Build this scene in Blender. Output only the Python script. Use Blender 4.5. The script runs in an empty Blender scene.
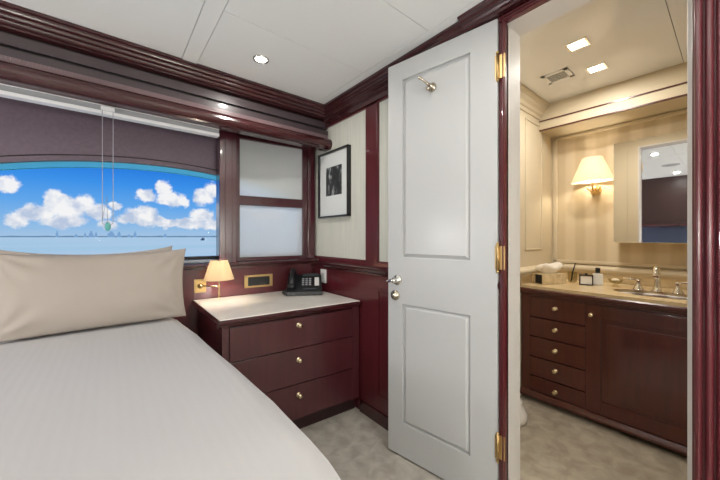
import bpy, bmesh, math, random
from mathutils import Vector, Matrix, noise
random.seed(7)
scene = bpy.context.scene
COL = scene.collection
PI = math.pi
rad = math.radians

# ---------------------------------------------------------------- materials
def new_mat(name):
    m = bpy.data.materials.new(name); m.use_nodes = True
    nt = m.node_tree
    return m, nt, nt.nodes['Principled BSDF']

def plain(name, col, rough=.5, metal=0, coat=0, spec=.5, trans=0, sheen=0, subs=None):
    m, nt, b = new_mat(name)
    b.inputs['Base Color'].default_value = (*col, 1)
    b.inputs['Roughness'].default_value = rough
    b.inputs['Metallic'].default_value = metal
    b.inputs['Coat Weight'].default_value = coat
    b.inputs['Coat Roughness'].default_value = .08
    b.inputs['Specular IOR Level'].default_value = spec
    b.inputs['Transmission Weight'].default_value = trans
    b.inputs['Sheen Weight'].default_value = sheen
    return m

def mottled(name, c1, c2, scale=4, rough=.5, coat=0, bump=0, detail=6, stretch=(1, 1, 1), lo=.35, hi=.65, spec=.5, dist=0, bscale=None):
    m, nt, b = new_mat(name)
    tc = nt.nodes.new('ShaderNodeTexCoord'); mp = nt.nodes.new('ShaderNodeMapping')
    mp.inputs['Scale'].default_value = stretch
    no = nt.nodes.new('ShaderNodeTexNoise'); no.inputs['Scale'].default_value = scale
    no.inputs['Detail'].default_value = detail; no.inputs['Distortion'].default_value = dist
    cr = nt.nodes.new('ShaderNodeValToRGB')
    cr.color_ramp.elements[0].position = lo; cr.color_ramp.elements[0].color = (*c1, 1)
    cr.color_ramp.elements[1].position = hi; cr.color_ramp.elements[1].color = (*c2, 1)
    nt.links.new(tc.outputs['Object'], mp.inputs['Vector']); nt.links.new(mp.outputs[0], no.inputs['Vector'])
    nt.links.new(no.outputs['Fac'], cr.inputs['Fac']); nt.links.new(cr.outputs['Color'], b.inputs['Base Color'])
    b.inputs['Roughness'].default_value = rough; b.inputs['Coat Weight'].default_value = coat
    b.inputs['Coat Roughness'].default_value = .06
    b.inputs['Specular IOR Level'].default_value = spec
    if bump:
        bn = nt.nodes.new('ShaderNodeBump'); bn.inputs['Strength'].default_value = bump
        bn.inputs['Distance'].default_value = .002
        src = no
        if bscale:
            src = nt.nodes.new('ShaderNodeTexNoise'); src.inputs['Scale'].default_value = bscale
            nt.links.new(tc.outputs['Object'], src.inputs['Vector'])
        nt.links.new(src.outputs['Fac'], bn.inputs['Height']); nt.links.new(bn.outputs[0], b.inputs['Normal'])
    return m

def striped(name, c1, c2, axis, period, rough=.6):
    """soft woven / papered stripes repeated along one axis"""
    m, nt, b = new_mat(name)
    tc = nt.nodes.new('ShaderNodeTexCoord'); sp = nt.nodes.new('ShaderNodeSeparateXYZ')
    nt.links.new(tc.outputs['Object'], sp.inputs[0])
    a = nt.nodes.new('ShaderNodeMath'); a.operation = 'MULTIPLY'; a.inputs[1].default_value = 2*PI/period
    nt.links.new(sp.outputs[axis], a.inputs[0])
    s = nt.nodes.new('ShaderNodeMath'); s.operation = 'SINE'; nt.links.new(a.outputs[0], s.inputs[0])
    r = nt.nodes.new('ShaderNodeMapRange'); r.inputs['From Min'].default_value = -.5; r.inputs['From Max'].default_value = .5
    nt.links.new(s.outputs[0], r.inputs['Value'])
    mx = nt.nodes.new('ShaderNodeMix'); mx.data_type = 'RGBA'
    mx.inputs['A'].default_value = (*c1, 1); mx.inputs['B'].default_value = (*c2, 1)
    nt.links.new(r.outputs[0], mx.inputs['Factor']); nt.links.new(mx.outputs['Result'], b.inputs['Base Color'])
    b.inputs['Roughness'].default_value = rough
    return m

def ribbed(name, col, period, rough=.8, depth=.0015, axis=0, rot=0.0):
    m, nt, b = new_mat(name)
    b.inputs['Base Color'].default_value = (*col, 1); b.inputs['Roughness'].default_value = rough
    b.inputs['Sheen Weight'].default_value = .15
    tc = nt.nodes.new('ShaderNodeTexCoord')
    w = nt.nodes.new('ShaderNodeTexWave'); w.bands_direction = 'XYZ'[axis]
    w.inputs['Scale'].default_value = 1/period*.314/1.0*.5; w.inputs['Distortion'].default_value = .3
    n = nt.nodes.new('ShaderNodeTexNoise'); n.inputs['Scale'].default_value = 6
    ad = nt.nodes.new('ShaderNodeMath'); ad.operation = 'MULTIPLY_ADD'; ad.inputs[1].default_value = 3.0
    bn = nt.nodes.new('ShaderNodeBump'); bn.inputs['Strength'].default_value = .16; bn.inputs['Distance'].default_value = depth
    nt.links.new(tc.outputs['Object'], w.inputs['Vector']); nt.links.new(tc.outputs['Object'], n.inputs['Vector'])
    nt.links.new(n.outputs['Fac'], ad.inputs[0]); nt.links.new(w.outputs['Fac'], ad.inputs[2])
    nt.links.new(ad.outputs[0], bn.inputs['Height']); nt.links.new(bn.outputs[0], b.inputs['Normal'])
    return m

def emis(name, col, s):
    m, nt, b = new_mat(name)
    b.inputs['Base Color'].default_value = (*col, 1)
    b.inputs['Emission Color'].default_value = (*col, 1); b.inputs['Emission Strength'].default_value = s
    return m

def shade_mat(name, col, trans=.55):
    m, nt, b = new_mat(name)
    b.inputs['Base Color'].default_value = (*col, 1); b.inputs['Roughness'].default_value = .8
    t = nt.nodes.new('ShaderNodeBsdfTranslucent'); t.inputs['Color'].default_value = (*col, 1)
    mx = nt.nodes.new('ShaderNodeMixShader'); mx.inputs[0].default_value = trans
    out = nt.nodes['Material Output']
    nt.links.new(b.outputs[0], mx.inputs[1]); nt.links.new(t.outputs[0], mx.inputs[2]); nt.links.new(mx.outputs[0], out.inputs['Surface'])
    return m

def clear_pane(name, tint=(1, 1, 1), refl=.06):
    m, nt, b = new_mat(name)
    t = nt.nodes.new('ShaderNodeBsdfTransparent'); t.inputs['Color'].default_value = (*tint, 1)
    g = nt.nodes.new('ShaderNodeBsdfGlossy'); g.inputs['Roughness'].default_value = .02
    fr = nt.nodes.new('ShaderNodeMath'); fr.operation = 'MULTIPLY'; fr.inputs[1].default_value = refl*1.5
    lw = nt.nodes.new('ShaderNodeLayerWeight'); lw.inputs['Blend'].default_value = .15; nt.links.new(lw.outputs['Facing'], fr.inputs[0])
    mx = nt.nodes.new('ShaderNodeMixShader')
    nt.links.new(fr.outputs[0], mx.inputs[0])
    nt.links.new(t.outputs[0], mx.inputs[1]); nt.links.new(g.outputs[0], mx.inputs[2])
    nt.links.new(mx.outputs[0], nt.nodes['Material Output'].inputs['Surface'])
    return m

def frosted(name):
    m, nt, b = new_mat(name)
    r = nt.nodes.new('ShaderNodeBsdfRefraction'); r.inputs['Roughness'].default_value = .22; r.inputs['IOR'].default_value = 1.25
    r.inputs['Color'].default_value = (1, 1, 1, 1)
    t = nt.nodes.new('ShaderNodeBsdfTranslucent'); t.inputs['Color'].default_value = (1, 1, 1, 1)
    d = nt.nodes.new('ShaderNodeBsdfDiffuse'); d.inputs['Color'].default_value = (.93, .97, .98, 1)
    m1 = nt.nodes.new('ShaderNodeMixShader'); m1.inputs[0].default_value = .40
    m2 = nt.nodes.new('ShaderNodeMixShader'); m2.inputs[0].default_value = .45
    nt.links.new(r.outputs[0], m1.inputs[1]); nt.links.new(t.outputs[0], m1.inputs[2])
    nt.links.new(m1.outputs[0], m2.inputs[1]); nt.links.new(d.outputs[0], m2.inputs[2])
    nt.links.new(m2.outputs[0], nt.nodes['Material Output'].inputs['Surface'])
    return m

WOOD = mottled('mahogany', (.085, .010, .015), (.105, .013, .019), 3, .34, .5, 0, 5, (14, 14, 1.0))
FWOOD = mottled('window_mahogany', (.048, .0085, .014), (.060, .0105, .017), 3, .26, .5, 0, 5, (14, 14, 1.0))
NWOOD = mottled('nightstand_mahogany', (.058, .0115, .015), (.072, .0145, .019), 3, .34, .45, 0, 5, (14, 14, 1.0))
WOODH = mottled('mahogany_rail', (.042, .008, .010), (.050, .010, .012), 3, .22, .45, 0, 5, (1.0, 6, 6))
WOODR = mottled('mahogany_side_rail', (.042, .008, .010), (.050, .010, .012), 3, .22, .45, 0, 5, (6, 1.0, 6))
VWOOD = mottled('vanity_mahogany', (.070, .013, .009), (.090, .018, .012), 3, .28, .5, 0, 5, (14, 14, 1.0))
FASCIA = plain('fascia_wood', (.062, .043, .050), .36, coat=.15)
GAP = plain('dark_gap', (.006, .004, .004), .6)
MAUVE = mottled('mauve_lining', (.135, .10, .125), (.155, .115, .145), 60, .55, spec=.4)
CEIL = plain('ceiling_panel', (.87, .89, .885), .45)
CEILB = plain('bath_ceiling', (.82, .82, .82), .12, spec=.35)
SEAM = plain('seam_grey', (.50, .50, .49), .8)
WALLP = mottled('grasscloth', (.60, .61, .545), (.655, .66, .59), 3, .75, stretch=(30, 30, 1.5), detail=4, spec=.2)
PAINT = plain('door_paint', (.54, .55, .55), .28, spec=.45)
JAMB = plain('jamb_paint', (.66, .63, .59), .5, spec=.3)
FLOOR = mottled('stone_carpet', (.34, .31, .265), (.48, .45, .395), 13, .6, bump=.2, detail=10, dist=.5, spec=.3)
BFLOOR = mottled('bath_floor', (.32, .275, .21), (.45, .40, .32), 13, .6, bump=.2, detail=10, dist=.5, spec=.3)
MARBLE = mottled('cream_marble', (.80, .76, .69), (.87, .84, .79), 5, .16, detail=8, dist=1.2)
BMARBLE = mottled('tan_marble', (.58, .44, .25), (.70, .56, .34), 7, .2, detail=8, dist=1.0)
BPAPER = striped('striped_wallpaper', (.56, .46, .30), (.64, .54, .38), 1, .13, .6)
BCREAM = plain('bath_cream_paint', (.62, .535, .385), .5, spec=.3)
COVER = ribbed('bedspread_cotton', (.45, .44, .44), .012, axis=0)
PILLOW = mottled('pillow_cotton', (.40, .35, .305), (.42, .37, .325), 3, .75, bump=.12, bscale=7, detail=3, spec=.2)
SHEET = plain('white_cotton', (.75, .75, .74), .8)
BRASS = plain('brass', (.62, .43, .19), .40, metal=1)
PBRASS = plain('pale_brass', (.90, .76, .50), .25, metal=1)
CHROME = plain('chrome', (.82, .80, .76), .12, metal=1)
NICKEL = plain('antique_nickel', (.55, .49, .40), .25, metal=1)
BLACK = plain('black_plastic', (.012, .013, .015), .28)
DGREY = plain('dark_grey_plastic', (.05, .055, .06), .4)
WHITE = plain('white_plastic', (.78, .78, .76), .35)
KEYS = plain('grey_keys', (.30, .31, .33), .45)
SHADE = shade_mat('cream_lamp_shade', (.90, .80, .62), .6)
SHADEB = shade_mat('sconce_lamp_shade', (.90, .82, .68), .45)
BULB = emis('bulb_glow', (1, .88, .70), 290)
LAMPG = emis('downlight_lens', (1, .96, .88), 9)
LAMPB = emis('square_light_lens', (1, .93, .80), 8)
GREYL = plain('grey_vent', (.42, .42, .42), .6)
MIRROR = plain('mirror_silver', (.93, .93, .92), .015, metal=1)
TEAL = shade_mat('teal_window_gasket', (.34, 1, 1), 1.0)
FROST = frosted('frosted_glass')
CLEAR = clear_pane('window_glass', refl=.02)
GLASS = clear_pane('glassware', (.86, .84, .76))
CORD = plain('grey_cord', (.36, .36, .40), .5)
PORC = plain('porcelain', (.85, .82, .76), .12)
ALU = plain('white_aluminium', (.80, .80, .82), .35)
ALUG = plain('grey_aluminium', (.33, .34, .36), .4)
SILL = plain('grey_sill', (.33, .37, .42), .3)

# ---------------------------------------------------------------- mesh builder
class MB:
    def __init__(s): s.bm = bmesh.new(); s.smooth = set()
    def _mark(s, before, sm):
        if sm:
            for f in s.bm.faces:
                if f not in before: f.smooth = True
    def box(s, x0, x1, y0, y1, z0, z1, bev=0, m=None):
        vs = [s.bm.verts.new((x, y, z)) for x in (x0, x1) for y in (y0, y1) for z in (z0, z1)]
        fs = [(0, 1, 3, 2), (4, 6, 7, 5), (0, 4, 5, 1), (2, 3, 7, 6), (0, 2, 6, 4), (1, 5, 7, 3)]
        ff = [s.bm.faces.new([vs[i] for i in f]) for f in fs]
        if bev:
            es = list({e for f in ff for e in f.edges})
            r = bmesh.ops.bevel(s.bm, geom=es, offset=bev, segments=2, profile=.6, affect='EDGES')
            vs = list({v for f in r['faces'] for v in f.verts} | {v for v in vs if v.is_valid})
        if m is not None: bmesh.ops.transform(s.bm, matrix=m, verts=vs)
        return s
    def poly(s, pts): s.bm.faces.new([s.bm.verts.new(p) for p in pts]); return s
    def prism(s, prof, fn, a, b):
        """closed profile of (p,q) swept from a to b; fn(p,q,t)->xyz"""
        A = [s.bm.verts.new(fn(p, q, a)) for p, q in prof]; B = [s.bm.verts.new(fn(p, q, b)) for p, q in prof]
        n = len(prof)
        for i in range(n): s.bm.faces.new((A[i], A[(i+1) % n], B[(i+1) % n], B[i]))
        s.bm.faces.new(A[::-1]); s.bm.faces.new(B)
        return s
    def lathe(s, prof, c=(0, 0, 0), n=28, sx=1, sy=1, m=None, cap=True):
        rings = []; M = m if m is not None else Matrix.Translation(c)
        for r, z in prof:
            rings.append([s.bm.verts.new(M @ Vector((r*sx*math.cos(2*PI*i/n), r*sy*math.sin(2*PI*i/n), z))) for i in range(n)])
        for k in range(len(rings)-1):
            for i in range(n):
                f = s.bm.faces.new((rings[k][i], rings[k][(i+1) % n], rings[k+1][(i+1) % n], rings[k+1][i])); f.smooth = True
        if cap:
            s.bm.faces.new(rings[0][::-1]); s.bm.faces.new(rings[-1])
        return s
    def tube(s, pts, r, n=10, closed=False):
        pts = [Vector(p) for p in pts]; rings = []; N = len(pts)
        rr = r if isinstance(r, (list, tuple)) else [r]*N
        up = None
        for i, p in enumerate(pts):
            if closed: t = (pts[(i+1) % N]-pts[i-1]).normalized()
            else: t = (pts[min(i+1, N-1)]-pts[max(i-1, 0)]).normalized()
            if up is None:
                up = Vector((0, 0, 1)) if abs(t.z) < .9 else Vector((1, 0, 0))
            a = t.cross(up)
            if a.length < 1e-4: a = t.cross(Vector((0, 1, 0)))
            a.normalize(); b = a.cross(t).normalized(); up = b
            rings.append([s.bm.verts.new(p+rr[i]*(a*math.cos(2*PI*k/n)+b*math.sin(2*PI*k/n))) for k in range(n)])
        for k in range(N if closed else N-1):
            for i in range(n):
                f = s.bm.faces.new((rings[k][i], rings[k][(i+1) % n], rings[(k+1) % N][(i+1) % n], rings[(k+1) % N][i])); f.smooth = True
        if not closed:
            s.bm.faces.new(rings[0][::-1]); s.bm.faces.new(rings[-1])
        return s
    def ball(s, c, r, sx=1, sy=1, sz=1, n=16):
        prof = [(max(r*math.sin(PI*k/10), .0004), -r*sz*math.cos(PI*k/10)) for k in range(11)]
        return s.lathe(prof, c, n, sx, sy)
    def xf(s, m): bmesh.ops.transform(s.bm, matrix=m, verts=s.bm.verts[:]); return s
    def build(s, name, mat, parent=None, bevel=0, m=None):
        if m is not None: s.xf(m)
        bmesh.ops.recalc_face_normals(s.bm, faces=s.bm.faces[:])
        me = bpy.data.meshes.new(name); s.bm.to_mesh(me); s.bm.free()
        mats = mat if isinstance(mat, (list, tuple)) else [mat]
        for q in mats: me.materials.append(q)
        o = bpy.data.objects.new(name, me); COL.objects.link(o)
        if parent: o.parent = parent
        if bevel:
            b = o.modifiers.new('bevel', 'BEVEL'); b.width = bevel; b.segments = 2; b.limit_method = 'ANGLE'; b.angle_limit = rad(40)
        return o

def struct(o, label=None):
    o['kind'] = 'structure'
    if label: o['label'] = label
    return o
def thing(name, label, cat, loc=(0, 0, 0), rz=0, group=None):
    o = bpy.data.objects.new(name, None); COL.objects.link(o); o.empty_display_size = .05
    o.location = loc; o.rotation_euler = (0, 0, rz); o['label'] = label; o['category'] = cat
    if group: o['group'] = group
    return o
def tag(o, label, cat, group=None):
    o['label'] = label; o['category'] = cat
    if group: o['group'] = group
    return o
def copy_tree(o, parent=None):
    c = o.copy(); COL.objects.link(c); c.parent = parent
    for ch in list(o.children): copy_tree(ch, c)
    return c

XR = 1.228      # wood face of the wall with the doorway
CZ = 2.02       # cabin ceiling
BZ = 2.09       # bathroom ceiling

# hull (window) wall is set slightly askew: local frame, s runs along it, d towards the room
TH = rad(5.6)
HULL = Matrix.Translation((XR, 2.10, 0)) @ Matrix.Rotation(-TH, 4, 'Z')
# local coordinates: x = s (negative to the left), y = -d
def S(x): return (x-XR)/math.cos(TH)

# ---------------------------------------------------------------- floor, ceiling, walls
struct(MB().box(-1.40, 1.29, -.95, 2.55, -.06, 0).build('floor', FLOOR), 'mottled beige carpet of the cabin')
struct(MB().box(1.29, 2.90, -.75, 1.06, -.06, 0).build('floor_bathroom', BFLOOR), 'mottled beige bathroom floor')
m = MB()
xs = [-1.40, -.62, .285, .355, 1.10, 1.29]
ys = [-.95, -.05, .41, .865, 1.315, 2.55]
for i in range(len(xs)-1):
    for j in range(len(ys)-1):
        if i in (2, 4):
            if j: continue
            m.box(xs[i]+.0015, xs[i+1]-.0015, ys[0], ys[-1], CZ-(.004 if i == 2 else 0), CZ+.02)
        else: m.box(xs[i]+.0015, xs[i+1]-.0015, ys[j]+.0015, ys[j+1]-.0015, CZ, CZ+.02)
struct(m.build('ceiling', CEIL), 'white panelled cabin ceiling')
struct(MB().box(-1.40, 1.29, -.95, 2.55, CZ+.006, CZ+.12).build('ceiling_backing', SEAM))
struct(MB().box(1.335, 2.90, -.75, .1825, BZ, BZ+.03).box(1.335, 2.90, .1855, 1.06, BZ, BZ+.03).build('ceiling_bathroom', CEILB), 'glossy white bathroom ceiling')
struct(MB().box(1.28, 2.90, -.75, 1.06, BZ+.012, BZ+.08).build('ceiling_bathroom_backing', SEAM))

# wall with the doorway
YL, YR = .576, .073
struct(MB().box(1.240, 1.288, YL+.01, 2.40, 0, BZ+.05).box(1.240, 1.288, -.95, YR-.01, 0, BZ+.05)
       .box(1.240, 1.288, YR-.01, YL+.01, 1.96, BZ+.05).build('wall_right', WALLP), 'pale grasscloth wall with the bathroom doorway')
struct(MB().box(1.288, 1.335, YL+.01, 1.06, 0, BZ+.05).box(1.288, 1.335, -.75, YR-.01, 0, BZ+.05)
       .box(1.288, 1.335, YR-.01, YL+.01, 1.96, BZ+.05).build('wall_bathroom_near', BCREAM))
struct(MB().box(-1.45, -1.40, -.95, 2.60, 0, CZ+.1).build('wall_left', VWOOD), 'dark wooden wall on the left')
struct(MB().box(-1.45, 1.29, -1.0, -.95, 0, CZ+.1).build('wall_back', WALLP))
# left wall dressing that the bathroom mirror looks back at
struct(MB().box(-1.40, -1.36, -.95, 2.3, 1.30, 2.02, .004).build('trim_9', plain('dark_wood_panel', (.035, .014, .012), .4)))
struct(MB().box(-1.40, -1.30, -.95, 2.3, 1.26, 1.30, .006).build('trim_10', WOODH))
struct(MB().box(-1.40, -1.375, -.90, 2.2, .72, 1.26).build('window_3', plain('dusk_blind', (.03, .04, .075), .4)), 'dark blind on the left wall')
# wainscot under the chair rail
m = MB().box(XR, 1.240, YL+.022, 2.30, 0, .875)
struct(m.build('wainscot_right', WOOD), 'glossy red mahogany lower wall')
struct(MB().box(XR, 1.240, -.95, YR-.03, 0, .875).build('wainscot_behind', WOOD))
prof = [(0, 0), (.012, 0), (.016, .006), (.016, .012), (.026, .020), (.030, .030), (.030, .038), (.020, .045), (0, .047)]
def right_sweep(prof, z0, y0, y1, name, mat=WOODR, x=XR):
    return struct(MB().prism(prof, lambda p, q, t: (x-p, t, z0+q), y0, y1).build(name, mat))
right_sweep(prof, .873, YL+.022, 2.12, 'trim_1')
struct(MB().box(XR, 1.240, YL+.022, 2.2, .92, .948, .002).box(XR, 1.240, 1.346, 1.448, .948, 1.92, .002)
       .box(XR, 1.240, .66, .76, .948, 1.92, .002).box(XR, 1.240, YL+.022, 2.2, 1.900, 1.93).build('trim_2', WOOD), 'mahogany stiles of the doorway wall')
# inner beads around each wallpaper field
m = MB()
for a, b in ((1.448, 2.10), (.76, 1.346)):
    for q in (a, b-.008): m.box(1.232, 1.241, q, q+.008, .948, 1.905)
    m.box(1.232, 1.241, a, b, .948, .956)
struct(m.build('trim_3', WOOD))
# raised panel moulding on wainscot
m = MB()
for (a, b) in ((.70, 1.337),):
    z0, z1 = .160, .795
    m.box(XR-.007, XR, a, b, z0, z0+.012, .002).box(XR-.007, XR, a, b, z1-.012, z1, .002)
    m.box(XR-.007, XR, a, a+.012, z0, z1, .002).box(XR-.007, XR, b-.012, b, z0, z1, .002)
    m.box(XR-.004, XR, a+.03, b-.03, z0+.03, z1-.03, .003)
struct(m.build('trim_4', WOOD), 'raised mahogany panel low on the wall')
struct(MB().box(XR-.010, XR, 1.15, 1.50, 0, .075, .003).build('baseboard_right', WOODH))

# crown on the doorway wall
crown = [(0, 0), (.012, 0), (.012, .026)]
for (pa, qa), (pb, qb) in (((.016, .030), (.030, .046)), ((.034, .046), (.050, .064)), ((.054, .064), (.072, .086))):
    for k in range(6):
        t = k/5; crown.append((pa+(pb-pa)*t+.0035*math.sin(PI*t), qa+(qb-qa)*t-.0035*math.sin(PI*t)))
crown += [(.076, .090), (.080, .098), (.080, .112), (0, .112)]
right_sweep(crown, 1.908, 1.16, 2.05, 'trim_5')
right_sweep([(0, 0), (.056, 0), (.064, .008), (.066, .015), (.076, .022), (.080, .030), (.080, .040), (0, .040)], 1.980, .60, 1.16, 'trim_6')
right_sweep([(0, 0), (.050, 0), (.056, .006), (.066, .008), (.070, .016), (.082, .020), (.088, .028), (.100, .032), (.104, .040), (.104, .042), (0, .042)], 1.978, -.95, .735, 'trim_7')

# doorway: painted lining and mahogany casing
struct(MB().box(XR, 1.345, YL, YL+.010, 0, 1.96).box(XR, 1.345, YR-.010, YR, 0, 1.96).box(XR, 1.345, YR, YL, 1.95, 1.96)
       .box(1.285, 1.345, YR, YR+.014, 0, 1.95, .002)
       .build('door_frame_lining', JAMB), 'cream painted lining of the doorway')
m = MB().box(1.208, 1.240, YL, YL+.0225, 0, 1.978, .002)
m.box(1.200, 1.212, YL+.002, YL+.007, 0, 1.978, .002)
m.box(1.208, 1.240, YR-.10, YL+.0225, 1.952, 1.978, .002)
for c in (1.957, 1.968): m.box(1.200, 1.212, YR-.10, YL+.022, c, c+.006, .002)
m.box(1.208, 1.240, YR-.105, YR, 0, 1.978, .001)
for k in range(5):
    y = YR-.003-.0195*k
    rp = [(y-.0165/2+.0082*math.cos(a), .0115*math.sin(a)) for a in [PI*i/8 for i in range(9)]]
    m.prism(rp, lambda p, q, t: (1.208-q, p, t), 0, 1.955)
struct(m.build('door_frame', WOOD), 'reeded mahogany casing around the bathroom doorway')

# ---------------------------------------------------------------- window wall (hull side)
def arch(x): return 1.532-.182*(x-.2)**2
WL, WR, WB = -.95, 1.175, .962
SL, SR = S(WL), S(WR)
m = MB()
x_far = S(-1.45)
m.box(x_far, .08, 0, .05, 0, WB)
m.box(x_far, SL, 0, .05, WB, 2.10)
m.box(SR, .08, 0, .05, WB, 2.10)
N = 40
pts = []
for i in range(N+1):
    x = WL+(WR-WL)*i/N
    z = arch(x)
    e = min(x-WL, WR-x)                      # rounded shoulders
    if e < .10: z -= .10-math.sqrt(max(0, .10**2-(.10-e)**2))
    pts.append((S(x), z))
prof = pts+[(SR, 2.10), (SL, 2.10)]
m2 = MB()
for i in range(N):
    (a, za), (b, zb) = pts[i], pts[i+1]
    for y in (0, .05): m2.poly([(a, y, za), (b, y, zb), (b, y, 2.10), (a, y, 2.10)])
    m2.poly([(a, 0, za), (b, 0, zb), (b, .05, zb), (a, .05, za)])
struct(m.build('wall_front', WOOD, m=HULL), 'mahogany wall under the window')
struct(m2.build('wall_front_lining', MAUVE, m=HULL), 'mauve lining board over the arched window')
# scribed line following the arch, and the teal gasket inside it
struct(MB().tube([(a, -.001, z+.030) for a, z in pts[2:-2]], .0028, 6).build('trim_11', GAP, m=HULL))
win = bpy.data.objects.new('window_1', None); COL.objects.link(win); win.matrix_world = HULL
struct(win, 'wide arched cabin window facing the sea')
g = MB()
for i in range(N):
    (a, za), (b, zb) = pts[i], pts[i+1]
    for y in (.028,):
        g.poly([(a, y, za-.034), (b, y, zb-.034), (b, y, zb), (a, y, za)])
    g.poly([(a, .004, za-.034), (b, .004, zb-.034), (b, .030, zb-.034), (a, .030, za-.034)])
g.build('window_gasket', TEAL, win)
g = MB().box(SL, SR, .032, .036, WB, 1.54); g.build('window_pane', CLEAR, win)
g = MB().box(SL, SR, -.004, .05, WB-.008, WB+.012, .003); g.build('window_sill', GAP, win)
g = MB().box(SL, S(.54), -.045, -.004, .937, .956, .004); g.build('sill_ledge', SILL, win)
# ledge (top of the panelling) with moulded nose
nose = [(0, .90), (-.095, .90), (-.100, .906), (-.100, .913), (-.112, .917), (-.120, .922), (-.120, .932), (-.112, .936), (0, .936)]
struct(MB().prism(nose, lambda p, q, t: (t, p, q), x_far, .0).build('trim_8', WOODH, m=HULL), 'moulded mahogany ledge under the window')
struct(MB().box(x_far, 0, -.006, 0, .70, .90).build('wainscot_front', WOOD, m=HULL), 'red mahogany panel behind the nightstand')

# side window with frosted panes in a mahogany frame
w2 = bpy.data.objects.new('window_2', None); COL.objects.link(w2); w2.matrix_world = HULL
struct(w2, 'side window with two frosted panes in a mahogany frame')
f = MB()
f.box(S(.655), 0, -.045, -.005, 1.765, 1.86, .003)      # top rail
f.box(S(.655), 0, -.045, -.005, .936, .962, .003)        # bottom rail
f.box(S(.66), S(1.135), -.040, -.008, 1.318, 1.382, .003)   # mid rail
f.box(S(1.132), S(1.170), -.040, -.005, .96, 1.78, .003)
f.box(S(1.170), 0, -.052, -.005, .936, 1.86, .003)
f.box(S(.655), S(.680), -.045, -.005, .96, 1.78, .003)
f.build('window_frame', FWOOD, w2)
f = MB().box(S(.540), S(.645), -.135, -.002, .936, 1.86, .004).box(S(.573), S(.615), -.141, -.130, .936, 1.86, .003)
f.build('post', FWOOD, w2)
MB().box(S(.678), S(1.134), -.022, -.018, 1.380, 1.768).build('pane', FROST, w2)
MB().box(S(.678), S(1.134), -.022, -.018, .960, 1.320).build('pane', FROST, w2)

# fascia and pelmet running over the window, square to the cabin
def front_sweep(prof, name, mat, x0=-1.40, x1=1.240):
    return struct(MB().prism(prof, lambda p, q, t: (t, p, q), x0, x1).build(name, mat))
cf = [(1.95, 2.02), (1.800, 2.02), (1.800, 2.006), (1.808, 2.003), (1.808, 1.998)]
for (ya, za), (yb, zb_) in (((1.808, 1.998), (1.822, 1.984)), ((1.826, 1.984), (1.842, 1.969)), ((1.846, 1.969), (1.864, 1.955))):
    for k in range(6):
        t = k/5; cf.append((ya+(yb-ya)*t-.0035*math.sin(PI*t), za+(zb_-za)*t-.0035*math.sin(PI*t)))
cf += [(1.868, 1.955), (1.868, 1.950), (1.95, 1.950)]
front_sweep(cf, 'trim_12', WOODH)
front_sweep([(1.97, 1.952), (1.912, 1.952), (1.912, 1.80), (1.97, 1.80)], 'trim_13', GAP)
front_sweep([(1.93, 1.938), (1.896, 1.938), (1.896, 1.893), (1.93, 1.893)], 'trim_14', FASCIA)
front_sweep([(1.93, 1.878), (1.893, 1.878), (1.893, 1.842), (1.93, 1.842)], 'trim_15', FASCIA)
# corded bead strip
m = MB()
m.box(-1.40, 1.235, 1.888, 1.93, 1.806, 1.843, .002)
for k in range(175):
    x = -.95+k*.0125
    m.box(x, x+.006, 1.8845, 1.889, 1.828, 1.841)
struct(m.build('trim_16', plain('bead_strip', (.20, .13, .14), .3, coat=.4)))
pel = [(1.93, 1.812), (1.880, 1.812)]
for k in range(11):
    a = PI/2+PI*k/10
    pel.append((1.872+.030*math.cos(a)*1.2, 1.7725+.0385*math.sin(a)))
pel += [(1.885, 1.735), (1.93, 1.735)]
front_sweep(pel, 'trim_17', WOODH)
struct(MB().box(-1.40, 1.240, 1.90, 2.60, 1.842, 1.86).build('soffit', MAUVE))

# ---------------------------------------------------------------- blind head rail with cord loop
bl = thing('window_blind', 'white head rail of a raised window blind with hanging cord loop', 'blind', (-.2, 1.945, 1.72))
MB().box(-.72, .697, -.022, .022, .016, .026, .002).box(-.72, .697, -.026, -.018, .014, .027, .001).box(-.72, .697, -.020, .022, -.027, -.016, .002).box(-.72, .697, -.026, -.018, -.028, -.012, .001).build('head_rail', ALU, bl)
MB().box(-.72, .697, -.018, .020, -.017, .017).build('rail_channel', ALUG, bl)
xc = .190; zb = -.525
lp = []
for k in range(13):
    a = PI*k/12; lp.append((xc+.020*math.cos(a), -.034, zb-.02-.020*math.sin(a)))
MB().tube([(xc+.020, -.034, .0)]+lp+[(xc-.020, -.034, .0)], .0016, 6).build('cord_loop', CORD, bl)
MB().box(xc-.026, xc+.026, -.040, -.026, -.012, .006, .002).build('cord_clip', ALU, bl)
MB().ball((xc, -.034, zb-.045), .012, 1, .7, 1.8).build('cord_weight', plain('teal_plastic', (.10, .38, .36), .3), bl)
MB().tube([(xc-.020, -.034, zb-.02), (xc-.004, -.034, zb+.10), (xc, -.034, zb-.03)], .0012, 5).build('tie_string', CORD, bl)

# ---------------------------------------------------------------- door leaf
DP = Vector((1.197, .600, 0)); DE = Vector((1.110, 1.130, 0)); DL = (DE-DP).length
dang = math.atan2(DE.y-DP.y, DE.x-DP.x)
door = bpy.data.objects.new('door_1', None); COL.objects.link(door); door.location = (DP.x+.030*math.sin(dang), DP.y-.030*math.cos(dang), 0); door.rotation_euler = (0, 0, dang)
struct(door, 'white two panel door standing open against the wall'); 
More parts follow.
